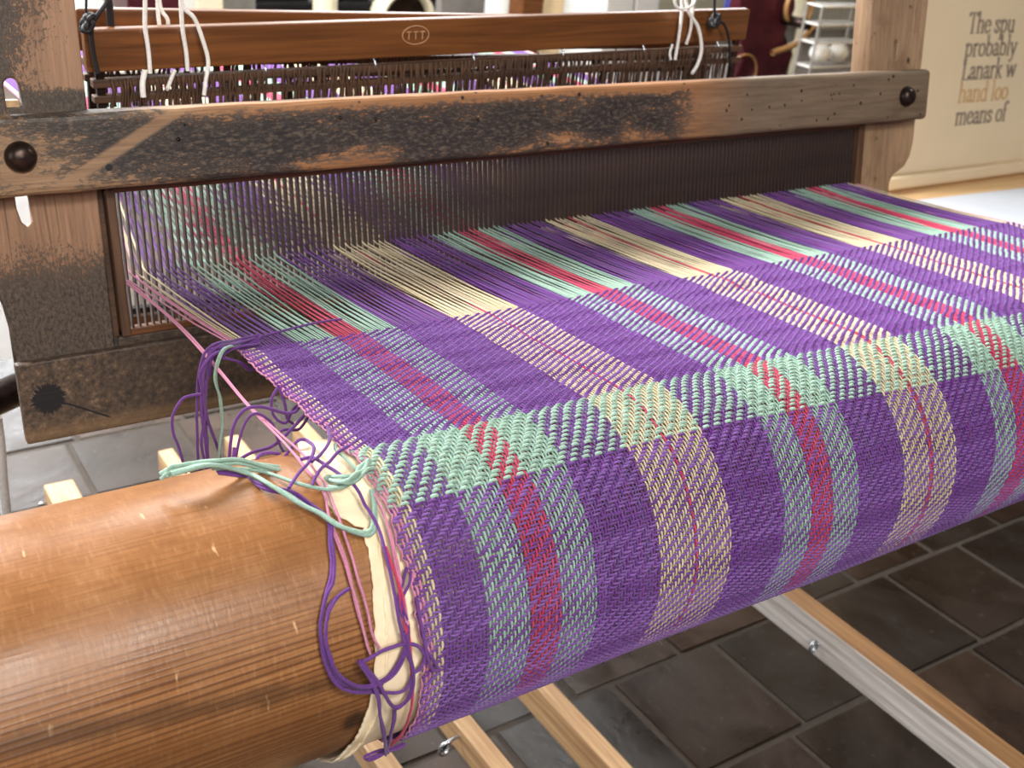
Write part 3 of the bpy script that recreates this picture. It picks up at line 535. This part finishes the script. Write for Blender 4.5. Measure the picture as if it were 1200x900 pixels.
sill = obj('sill_block', box(.1545,1.322,-.012,.000,-.1305,-.0585,.002,2), SILL, bat)
obj('race_lip', box(.244,1.318,.0005,.03,-.1305,-.0515,.0015), SILL, bat)
reed = bpy.data.objects.new('reed', None); link(reed, bat)
obj('reed_top_baulk', box(.2475,1.221,-.003,.012,.0762,.086,.002), REEDWOOD, reed)
obj('reed_foot_baulk', box(.2475,1.221,.0005,.014,-.0515,-.045,.001), REEDWOOD, reed)
obj('reed_end_bar', box(.2475,.2555,-.003,.012,-.0515,.083,.0015), ENDBAR, reed); obj('reed_end_bar', box(1.210,1.2215,-.004,.014,-.0515,.083,.0015), ENDBAR, reed)
wm = box(-.0007,.0007,.002,.009,-.049,.076); wm.materials.append(WIRE)
x = .2590
while x < 1.209: obj('reed_wire', wm, None, reed, (x,0,0)); x += DENT
for q in range(26):
    xx = random.uniform(.9,1.30) if q < 18 else random.uniform(.3,.85); obj('nail', lathe([(0,.0008),(random.uniform(.0012,.0022),.0004),(.0012,-.002)], 8, True, 'Y'), IRON, cap, (xx,-.03,random.uniform(.089,.141)))
# ================================================================ HEDDLE SHAFTS
def shaft(label, x0, x1, y, zl, zr, h, emblem=False, rods=True):
    t = thing('heddle_shaft', label, 'heddle shaft', ((x0+x1)/2, y, (zl+zr)/2), (0,-math.atan2(zr-zl, x1-x0),0), 'heddle shafts above the warp'); L = (x1-x0)/2
    tb = obj('top_bar', box(-L,L,0,.014,-h,0,.002), SHAFT, t)
    obj('lower_bar', box(-L,L,0,.014,-.36,-.36+h*.8,.002), SHAFT, t)
    for s in (-1,1): obj('side_rod', box(s*(L-.012)-.004,s*(L-.012)+.004,.004,.010,-.34,-h+.004), IRON, t)
    if rods:
        obj('heddle_rod', box(-L+.004,L-.004,.0,.012,-h-.015,-h-.007,.001), DARKWOOD, t); obj('heddle_rod', box(-L+.004,L-.004,.0,.012,-h-.0295,-h-.0225,.001), DARKWOOD, t); obj('heddle_rod', box(-L+.01,L-.01,.002,.012,-.325,-.318,.001), BLACKM, t)
        lp = []
        for k in range(250):
            if random.random() < .25: continue
            xk = -L+.02+k*(2*L-.04)/249+random.uniform(-.002,.002); lp.append(np.array([(xk,.0,-h-.007),(xk+random.uniform(-.003,.003),-.002,-h-.018),(xk+random.uniform(-.002,.002),.0,-h-.032),(xk+random.uniform(-.002,.002),.0,-h-.055)]))
        tag(obj('heddle_loops', tubes(lp, .0016, 4), DARKWOOD, t), kind='stuff')
        for k in range(7): xk = -L+.05+k*(2*L-.1)/6; obj('rod_hook', tubes([spline([(xk,.006,-h+.003),(xk+.002,.0,-h-.008),(xk,.006,-h-.016)],4)], .0012, 5), STEEL, t)
    ls = []
    for k in range(120):
        xk = -L+.03+k*(2*L-.06)/119+random.uniform(-.001,.001); dx = random.uniform(-.003,.003)
        ls.append(np.array([(xk+dx,.007,-h-.012),(xk,.007+random.uniform(-.002,.002),-.11),(xk,.007,-.16),(xk+dx,.007,-.32)]))
    tag(obj('heddles', tubes(ls, .0004, 4), STEEL, t), kind='stuff')
    return t, tb
s1, tb1 = shaft('front varnished shaft bar stamped with an oval letter mark', .279, 1.137, 1.12, 1.093, 1.108, .040)
s2, tb2 = shaft('varnished shaft bar just behind the stamped one', .285, 1.130, 1.165, 1.1045, 1.088, .040)
# stamped oval with TTT
ex, ez = .6315-.708, -.0165; ring = [(ex+.0165*math.cos(a), -.0006, ez+.0098*math.sin(a)) for a in np.linspace(0,2*math.pi,33)]
obj('stamped_oval', tubes([ring], .0007, 5), STAMP, tb1)
for k in (-1,0,1):
    cx = ex+k*.0085; obj('stamped_letter', tubes([[(cx-.003,-.0006,ez+.0035),(cx,-.0006,ez+.0037),(cx+.003,-.0006,ez+.0035)], [(cx,-.0006,ez+.0035),(cx,-.0006,ez),(cx,-.0006,ez-.0045)]], .0007, 5), STAMP, tb1)
# cords (world coordinates)
def cord(label, pts, r, mat, group, name='cord'):
    P = spline(pts, 8); b = np.array(pts[-1]); o = obj(name, tubes([P-b], r, 8), mat, None, tuple(b)); tag(o, label, 'cord', group); return o
WC, BC = 'white cotton cords tied round the shaft bars', 'black cords tied round the shaft bars'
# ratios px -> world on plane Y (worked out from the solved camera)
def at(px, py, Yp):
    d = Rw @ np.array([px-600, py-450, 1324.]); t = Yp/d[1]; return (d[0]*t, d[1]*t, d[2]*t+1.3)
cord('white cord hanging straight down the bar, leftmost of the white cords', [at(168,-40,1.114),at(170,0,1.114),at(170,30,1.115),at(174,60,1.115),at(176,86,1.114)], .0022, CORDW, WC)
cord('short white cord end under the bar below the leftmost white cord', [at(170,82,1.10),at(167,98,1.098),at(168,114,1.096)], .0028, CORDW, WC)
cord('white cord in a straight fall beside the long curved cord', [at(210,-40,1.112),at(212,5,1.113),at(214,35,1.114),at(218,60,1.115),at(220,83,1.114)], .0022, CORDW, WC)
cord('long curved white cord bowing over the left part of the bar', [at(209,-30,1.112),at(214,6,1.112),at(228,22,1.11),at(238,48,1.108),at(244,72,1.106),at(241,95,1.10),at(239,112,1.096)], .0021, CORDW, WC)
cord('short slanting white cord end below the bar between two longer cords', [at(205,82,1.118),at(200,94,1.116),at(196,105,1.11)], .002, CORDW, WC)
cord('paired white cord behind the front bar at the left, first of two', [at(184,-30,1.14),at(185,10,1.142),at(187,31,1.142)], .002, CORDW, WC)
cord('paired white cord behind the front bar at the left, second of two', [at(184,-30,1.138),at(188,8,1.14),at(196,22,1.14),at(197,31,1.142)], .002, CORDW, WC)
cord('white cord at the right of the bar, straight and leftmost there', [at(797,-30,1.108),at(799,10,1.108),at(796,40,1.108),at(791,70,1.106)], .002, CORDW, WC)
cord('white cord at the right of the bar, short middle one', [at(814,-30,1.110),at(812,8,1.11),at(809,35,1.112),at(804,52,1.112)], .002, CORDW, WC)
cord('long curved white cord at the right end of the bar', [at(800,-30,1.108),at(806,10,1.108),at(818,32,1.106),at(822,56,1.104),at(818,74,1.10),at(811,86,1.096)], .0023, CORDW, WC)
cord('looped white cord crossing at the top of the right cords', [at(822,-30,1.106),at(814,2,1.106),at(802,10,1.106),at(792,6,1.107),at(790,-20,1.107)], .002, CORDW, WC)
cord('small white cord end left of the right cord group', [at(788,52,1.11),at(785,62,1.108),at(786,70,1.106)], .0016, CORDW, WC)
cord('black cord hanging down the left end of the shaft bar', [at(128,-30,1.105),at(126,0,1.105),at(114,18,1.106),at(107,35,1.108),at(110,65,1.11),at(115,86,1.11)], .0022, CORDB, BC)
cord('thin black cord straight up beside the left post', [at(101,-30,1.108),at(101,5,1.108),at(100,26,1.108)], .0012, CORDB, BC)
cord('black cord end hanging behind the left black knot', [at(124,-20,1.13),at(128,5,1.132),at(130,30,1.135)], .0035, CORDB, BC)
cord('black cord hanging over the right end of the shaft bar', [at(838,-20,1.105),at(838,20,1.105),at(848,28,1.104),at(854,45,1.104),at(856,78,1.104)], .0018, CORDB, BC)
def knot(label, c, r):
    pts = []
    for k in range(40): a = k*.9; pts.append((c[0]+r*.6*math.cos(a)*math.sin(k*.37), c[1]+r*.5*math.sin(a*.8), c[2]+r*.75*math.cos(a*.63+1)))
    b = np.array(c); o = obj('cord_knot', tubes([spline(pts,3)-b], r*.3, 6), CORDB, None, tuple(c)); tag(o, label, 'knot', 'black cord knots')
knot('black knot at the left end of the shaft bar', at(103,27,1.106), .009)
knot('black knot at the right end of the shaft bar', at(838,24,1.106), .009)
# ================================================================ TREADLES
def treadle(label, x0, w, zt, h, y0=.30, y1=1.92, mat=TREAD, hook=None):
    t = thing('treadle', label, 'treadle', (x0+w/2,(y0+y1)/2,zt-h), (0,0,0), 'wooden treadles under the loom'); L = (y1-y0)/2
    tb_ = obj('treadle_bar', box(-w/2,w/2,-L,L,0,h,.003,2), mat, t)
    if mat is TREAD_LIT:
        tb_.data.materials.append(TREAD3)
        for f in tb_.data.polygons: f.material_index = 0 if f.normal.x < -.5 else 1  # left-facing side gets the painted lit tone, the rest stays brown
    for (hy, kind) in (hook or []):
        yy = hy-(y0+y1)/2
        if kind == 'eye': P = [(-w/2+.004,yy,h*.45)]+[(-w/2-.010-.007*math.cos(a),yy,h*.45-.004-.009*math.sin(a)) for a in np.linspace(math.pi,3*math.pi,16)]
        else: P = [(-w/2+.004,yy,h*.7),(-w/2-.012,yy-.002,h*.7),(-w/2-.028,yy,h*.55),(-w/2-.030,yy,h*.25),(-w/2-.020,yy,h*.15),(-w/2-.012,yy+.003,h*.4),(-w/2-.02,yy,h*.65)]
        obj('screw_hook', tubes([spline(P,4)], .0028, 8), STEEL, t)
    return t
treadle('broad treadle with its left side coloured as lit, nearest to the right', 1.175, .038, .30, .058, .20, 1.92, TREAD_LIT, [(.80,'eye')])
treadle('pale pine treadle left of the broad lit-sided one', .836, .029, .15, .055)
treadle('pale pine treadle with a bent wire hook on its side', .690, .029, .15, .044, hook=[(1.0,'hook')])
treadle('pale pine treadle seen below the hanging apron corner', .556, .030, .15, .044)
treadle('pale treadle whose end shows behind the beam at far left', .336, .052, .15, .05, y1=1.885, hook=[(1.86,'eye')])
bar = thing('treadle_support', 'low wooden bar under the front ends of the treadles', 'support bar', (.8,.27,0))
obj('cross_bar', box(-.62,.62,-.03,.03,.06,.095,.004), DARKWOOD, bar)
for s in (-1,1): obj('foot_block', box(s*.5-.04,s*.5+.04,-.05,.05,0,.06,.004), DARKWOOD, bar)
# ================================================================ WHITE THINGS AT THE LEFT EDGE
bm_ = M('thin_white_fabric', .7, 0, lin(246,246,244)); tr = bm_.n('ShaderNodeBsdfTranslucent'); tr.inputs[0].default_value = (.95,.95,.95,1); mx_ = bm_.n('ShaderNodeMixShader'); mx_.inputs[0].default_value = .6
bm_.t.links.new(bm_.b.outputs[0], mx_.inputs[1]); bm_.t.links.new(tr.outputs[0], mx_.inputs[2]); bm_.t.links.new(mx_.outputs[0], bm_.t.nodes['Material Output'].inputs[0]); BAGM = bm_.m
zb, zt_ = at(5,436,1.30)[2], at(28,225,1.30)[2]; xb = at(-20,340,1.36)[0]; bag = thing('white_bag', 'white rounded bag hanging behind the left post', 'bag', (xb,1.40,zb)); hb = zt_-zb
obj('bag_body', lathe([(0,0),(.07,.0),(.095,.012),(.105,.04),(.106,hb*.6),(.10,hb*.85),(.08,hb*.97),(.02,hb),(0,hb)], 40), BAGM, bag)
obj('bag_strap', tubes([[(-.02,0,hb-.01),(-.03,0,hb+.3),(-.03,0,hb+.9)]], .006, 8), CORDW, bag)
o = obj('dark_metal_tube', lathe([(0,-.2),(.018,-.2),(.018,.03),(.016,.034),(.012,.034),(.012,.02),(0,.02)], 24, True, 'X'), IRON, None, at(8,462,1.2), (0,0,.5)); tag(o, 'dark glossy metal tube end at the left edge', 'tube')
P = spline([at(-4,490,1.25),at(0,520,1.25),at(3,560,1.25),at(7,600,1.25),at(10,640,1.25)], 8); b = P[-1].copy()
o = obj('white_strap', tubes([P-b], .006, 8), CORDW, None, tuple(b)); tag(o, 'white strap hanging at the left edge above the beam', 'strap')
# ================================================================ DISPLAY BOARD AND TABLE
board = thing('display_board', 'cream display board printed with serif lettering', 'display board', (2.40,1.779,.583), (-math.radians(8),0,0))
pl = obj('board_panel', box(-.03,1.5,.0,.02,.0,1.1,.004), PANEL, board)
obj('bottom_rail', box(-.03,1.5,-.022,.02,-.03,.0,.004), PANEL, board)
# stroke serif letters: x-height 1 unit = .5 em
G = {
 'T':(.62,[[(.05,1),(.57,1)],[(.31,1),(.31,0)],[(.2,0),(.42,0)],[(.05,1),(.05,.86)],[(.57,1),(.57,.86)]]),
 'L':(.56,[[(.15,1),(.15,0)],[(.04,1),(.27,1)],[(.04,0),(.5,0),(.52,.16)]]),
 'h':(.56,[[(.12,1.05),(.12,0)],[(.03,1.03),(.12,1.05)],[(.03,0),(.21,0)],[(.12,.5),(.25,.63),(.38,.62),(.43,.5),(.43,0)],[(.34,0),(.52,0)]]),
 'e':(.47,[[(.06,.36),(.41,.36),(.4,.5),(.3,.63),(.18,.62),(.07,.48),(.05,.3),(.1,.1),(.23,0),(.35,.04),(.42,.14)]]),
 's':(.40,[[(.33,.46),(.31,.6),(.2,.63),(.09,.58),(.08,.44),(.2,.34),(.32,.24),(.33,.1),(.22,0),(.1,.03),(.06,.17)]]),
 'p':(.56,[[(.13,.62),(.13,-.35)],[(.03,.6),(.13,.63)],[(.03,-.35),(.24,-.35)],[(.13,.48),(.26,.63),(.4,.58),(.48,.4),(.46,.16),(.34,.01),(.2,.01),(.13,.12)]]),
 'u':(.56,[[(.03,.6),(.12,.62),(.12,.16),(.2,.01),(.33,.04),(.43,.16)],[(.34,.6),(.43,.62),(.43,0),(.52,.02)]]),
 'r':(.42,[[(.03,.6),(.13,.62),(.13,0)],[(.03,0),(.25,0)],[(.13,.45),(.22,.6),(.32,.63),(.38,.56)]]),
 'o':(.52,[[(.26,.63),(.12,.56),(.05,.32),(.12,.07),(.26,0),(.4,.07),(.47,.32),(.4,.56),(.26,.63)]]),
 'b':(.55,[[(.03,1.03),(.12,1.05),(.12,.04)],[(.12,.48),(.25,.63),(.4,.57),(.48,.36),(.43,.1),(.3,0),(.12,.06)]]),
 'a':(.47,[[(.09,.5),(.16,.62),(.28,.62),(.34,.5),(.34,.1),(.4,.01),(.46,.06)],[(.34,.38),(.16,.32),(.06,.18),(.1,.03),(.2,0),(.34,.12)]]),
 'l':(.27,[[(.03,1.03),(.13,1.05),(.13,0)],[(.04,0),(.23,0)]]),
 'y':(.52,[[(.07,.62),(.26,.02)],[(.45,.62),(.22,-.2),(.12,-.34),(.03,-.3)],[(.0,.62),(.17,.62)],[(.36,.62),(.52,.62)]]),
 'n':(.56,[[(.03,.6),(.12,.62),(.12,0)],[(.03,0),(.21,0)],[(.12,.48),(.25,.63),(.38,.61),(.43,.5),(.43,0)],[(.34,0),(.52,0)]]),
 'k':(.54,[[(.03,1.03),(.12,1.05),(.12,0)],[(.03,0),(.21,0)],[(.12,.27),(.4,.62)],[(.22,.38),(.44,0)],[(.31,.62),(.48,.62)],[(.38,0),(.54,0)]]),
 'w':(.76,[[(.07,.62),(.22,.02),(.38,.6),(.54,.02),(.69,.62)],[(0,.62),(.16,.62)],[(.6,.62),(.76,.62)]]),
 'd':(.55,[[(.34,1.03),(.43,1.05),(.43,0),(.52,.02)],[(.43,.5),(.3,.63),(.15,.57),(.06,.36),(.09,.1),(.22,0),(.36,.05),(.43,.15)]]),
 'm':(.84,[[(.03,.6),(.12,.62),(.12,0)],[(.03,0),(.21,0)],[(.12,.48),(.24,.63),(.36,.6),(.41,.48),(.41,0)],[(.33,0),(.5,0)],[(.41,.48),(.54,.63),(.65,.6),(.7,.48),(.7,0)],[(.62,0),(.79,0)]]),
 'f':(.34,[[(.36,.95),(.28,1.05),(.17,1.0),(.13,.85),(.13,0)],[(.03,0),(.24,0)],[(.02,.62),(.28,.62)]]),
 ' ':(.28,[])}
def write(txt, x, z, size, mat, parent):
    for ch in txt:
        wd, strokes = G[ch]
        if strokes:
            Vs, Fs = [], []
            for st_ in strokes:
                P = np.array(st_)*np.array((size*1.17,size))
                for a, b in zip(P[:-1], P[1:]):
                    d = b-a; L = np.linalg.norm(d); d = d/L; vert = abs(d[1]); hw_ = size*(.026+.030*vert); nn = np.array((-d[1],d[0]))*hw_; e = d*hw_*.5
                    q = len(Vs); 
                    for yy in (-.0014,0): 
                        for c in (a-e+nn, a-e-nn, b+e-nn, b+e+nn): Vs.append((c[0], yy, c[1]))
                    Fs += [(q,q+1,q+2,q+3),(q,q+4,q+5,q+1),(q+1,q+5,q+6,q+2),(q+2,q+6,q+7,q+3),(q+3,q+7,q+4,q)]
            obj('letter', me_from(Vs, Fs), mat, parent, (x,0,z))
        x += wd*size*1.17
TX, SZ = .233, .049
for k, (txt, mat) in enumerate([('The spu',INKG),('probably',INKG),('Lanark w',INKG),('hand loo',INKT),('means of',INKG)]): write(txt, TX, .345-k*.0575, SZ, mat, pl)
tb = thing('display_table', 'pale wooden table under the display board', 'table', (3.0,1.8,0))
obj('table_top', box(-.95,1.1,-.42,.4,.515,.545,.004), TABLE, tb)
for sx in (-.9,1.05):
    for sy in (-.37,.35): obj('leg', box(sx-.03,sx+.03,sy-.03,sy+.03,0,.515,.003), TABLE, tb)
o = obj('paper_sheet', box(-.6,.6,-.12,.12,0,.0015), PAPER, None, (2.98,1.545,.545), (0,0,-.05)); tag(o, 'white paper sheet lying on the pale table', 'paper')

# ================================================================ BACKGROUND
def post(name, label, px, Y_, w, mat, cat, round_=True, h=2.6):
    x = at(px,10,Y_)[0]; r = w/2
    me = lathe([(0,0),(r*1.5,0),(r*1.5,.05),(r*1.1,.09),(r,.12),(r,h-.1),(r*1.3,h),(0,h)], 24) if round_ else box(-r,r,-r,r,0,h,.006)
    o = obj(name, me, mat, None, (x,Y_,0)); tag(o, label, cat); return o
post('iron_column', 'slim cream iron column left of the drum wheel', 381, 4.2, .095, CREAM, 'column')
post('iron_column', 'thick white column between the grey board and the wooden post', 587, 4.2, .14, WHITE, 'column')
post('wooden_post', 'square orange-brown wooden post behind the shaft bar', 616, 3.6, .095, SHAFT, 'post', False)
post('cream_post', 'pale yellow post standing behind the maroon machine', 935, 4.0, .11, CREAM, 'column')
def wallpiece(name, label, cat, px0, px1, Y_, mat, z0=0, z1=1.6, th=.04):
    a, b = at(px0,10,Y_)[0], at(px1,10,Y_)[0]; o = obj(name, box(a-(a+b)/2,b-(a+b)/2,0,th,0,z1-z0,.005), mat, None, ((a+b)/2,Y_,z0)); tag(o, label, cat); return o
wallpiece('white_partition', 'bright white partition panel behind the left cords', 'partition', 20, 232, 4.6, WHITE)
wallpiece('cream_partition', 'cream partition panel right of the bright white one', 'partition', 232, 262, 4.4, CREAM)
wallpiece('grey_partition', 'pale grey panel left of the dark machinery', 'partition', 262, 300, 4.5, GREY)
wallpiece('grey_board', 'grey board leaning beside the thick white column', 'board', 516, 568, 3.9, GREY)
wallpiece('white_cabinet', 'white cabinet front, left of two behind the shaft bar', 'cabinet', 711, 742, 3.8, WHITE, 0, 1.3, .3)
wallpiece('white_cabinet', 'white cabinet front, right of two behind the shaft bar', 'cabinet', 745, 772, 3.8, WHITE, 0, 1.3, .3)
wallpiece('dark_bench', 'dark red bench edge behind the left cords', 'bench', 150, 212, 3.9, MAROON, .62, .70, .3)
# cream yarn drum
o = obj('yarn_drum', lathe([(0,0),(.16,0),(.17,.02),(.17,.95),(.16,.98),(.05,.99),(0,.99)], 32), plain('cream_drum', (232,204,160), .6, 0, .06, 4), None, (at(666,10,4.3)[0],4.3,0)); tag(o, 'large round cream drum right of the wooden post', 'drum')
# dark machine with drum wheel
mc = thing('spinning_machine', 'dark iron spinning machinery behind the slim cream column', 'machine', (at(400,10,4.7)[0],4.7,0))
obj('machine_bed', box(-.75,1.0,0,.5,.0,.42,.01), BLACKM, mc); obj('machine_back', box(-.75,1.0,.45,.5,.42,1.5,.01), BLACKM, mc)
for k in range(9): xk = -.7+k*.2; obj('machine_rod', box(xk-.02,xk+.02,.05+.1*(k%3),.09+.1*(k%3),.42,.85,.004), GREY if k % 2 else BLACKM, mc)
for k in range(3): obj('machine_rail', box(-.75,1.0,.1*k,.1*k+.04,.50+.11*k,.53+.11*k,.004), GREY if k == 1 else BLACKM, mc)
wx = at(472,24,4.0); wh = thing('drum_wheel', 'dark drum wheel with a pale rim above the shaft bar', 'wheel', wx)
obj('rim', lathe([(.105,-.05),(.12,-.05),(.12,.05),(.105,.05),(.105,-.05)], 40, True, 'Y'), CREAM, wh); obj('web', lathe([(0,.0),(.03,.03),(.04,.0),(.106,-.01),(.106,-.03),(0,-.03)], 32, True, 'Y'), IRON, wh)
obj('stand', box(-.03,.03,.05,.09,-wx[2],.02,.004), BLACKM, wh)
# maroon cast iron machine with curved rims
mx = at(905,35,3.2); mm = thing('cast_iron_machine', 'maroon cast iron machine with curved tan edged frame', 'machine', (mx[0],3.2,0)); z0 = mx[2]
obj('frame_plate', plate([(-.16,0),(.12,0),(.10,z0-.25),(.14,z0-.1),(.07,z0-.02),(.10,z0+.08),(.04,z0+.30),(-.18,z0+.30),(-.20,z0+.05),(-.12,z0-.1),(-.18,z0-.25)], [], 0,.05,.006), MAROON, mm)
for (px,py,r0) in ((935,8,.062),(868,85,.062)):
    c = at(px,py,3.17); obj('curved_rim', tubes([[(c[0]-mx[0]+r0*math.cos(a), c[1]-3.2, c[2]+r0*math.sin(a)) for a in np.linspace(0,2*math.pi,36)]], .010, 8), GOLD if py < 50 else MAROON, mm)
    obj('rim_edge', tubes([[(c[0]-mx[0]+(r0+.008)*math.cos(a), c[1]-3.212, c[2]+(r0+.008)*math.sin(a)) for a in np.linspace(0,2*math.pi,36)]], .004, 6), GOLD, mm)
obj('spindle', lathe([(0,-.05),(.02,-.05),(.02,.08),(0,.08)], 16, True, 'Y'), IRON, mm, (at(930,25,3.15)[0]-mx[0],-.05,at(930,25,3.15)[2]))
obj('gold_arm', tubes([spline([(at(905,62,3.15)[0]-mx[0],-.05,at(905,62,3.15)[2]),(at(935,50,3.15)[0]-mx[0],-.05,at(935,50,3.15)[2]),(at(955,28,3.15)[0]-mx[0],-.05,at(955,28,3.15)[2])],8)], .012, 8), GOLD, mm)
# wire rack
rx0, rx1 = at(958,40,2.7), at(1012,40,2.7); W_ = rx1[0]-rx0[0]; rk = thing('wire_rack', 'pale wire basket rack between the maroon machine and the right post', 'rack', (rx0[0],2.7,0)); zt = at(975,8,2.7)[2]
for xk in (0,W_): 
    for yk in (0,.07): obj('upright', tubes([[(xk,yk,0),(xk,yk,zt/2),(xk,yk,zt)]], .005, 8), GREY, rk)
for z_ in (zt,zt-.06,zt-.12,zt-.2,.2): 
    obj('rack_rail', tubes([[(0,0,z_),(W_,0,z_),(W_,.07,z_),(0,.07,z_),(0,0,z_)]], .0035, 6), WHITE, rk)
    ws = [[(W_*k/14,0,z_),(W_*k/14,.035,z_),(W_*k/14,.07,z_)] for k in range(1,14)]; tag(obj('shelf_wires', tubes(ws, .002, 5), GREY, rk), kind='stuff')
ws = [[(W_*k/14,0,.2),(W_*k/14,0,zt/2),(W_*k/14,0,zt)] for k in range(1,14)]; tag(obj('front_wires', tubes(ws, .0018, 5), GREY, rk), kind='stuff')
for k in range(2): 
    o = obj('white_ball_of_yarn', lathe([(.0001,-.035),(.02,-.03),(.034,-.012),(.036,0),(.034,.012),(.02,.03),(.0001,.035)], 20), WHITE, None, (rx0[0]+W_*(.3+.4*k),2.735,zt-.2+.041)); tag(o, 'white ball of wool in the wire rack, '+('left' if k == 0 else 'right')+' one', 'wool ball', 'wool balls in the rack')
# small coloured cans
for (px,mat,lb) in ((856,(52,60,150),'small blue can on the shelf behind the right cords'),(890,(226,188,30),'small yellow can above the maroon machine')):
    p = at(px,8,3.6); o = obj('paint_can', lathe([(0,-.06),(.026,-.06),(.028,-.055),(.028,.05),(.025,.056),(0,.056)], 20), plain('can_'+str(px), mat, .4), None, p); tag(o, lb, 'can', 'cans on the back shelf')
sh = thing('back_shelf', 'narrow grey shelf carrying the small cans', 'shelf', (at(873,10,3.6)[0],3.6,0)); zc = at(873,8,3.6)[2]-.06
obj('shelf_board', box(-.22,.3,-.06,.1,zc-.02,zc,.002), GREY, sh)
for s in (-.2,.28): obj('leg', box(s-.015,s+.015,-.04,.08,0,zc-.02,.002), GREY, sh)
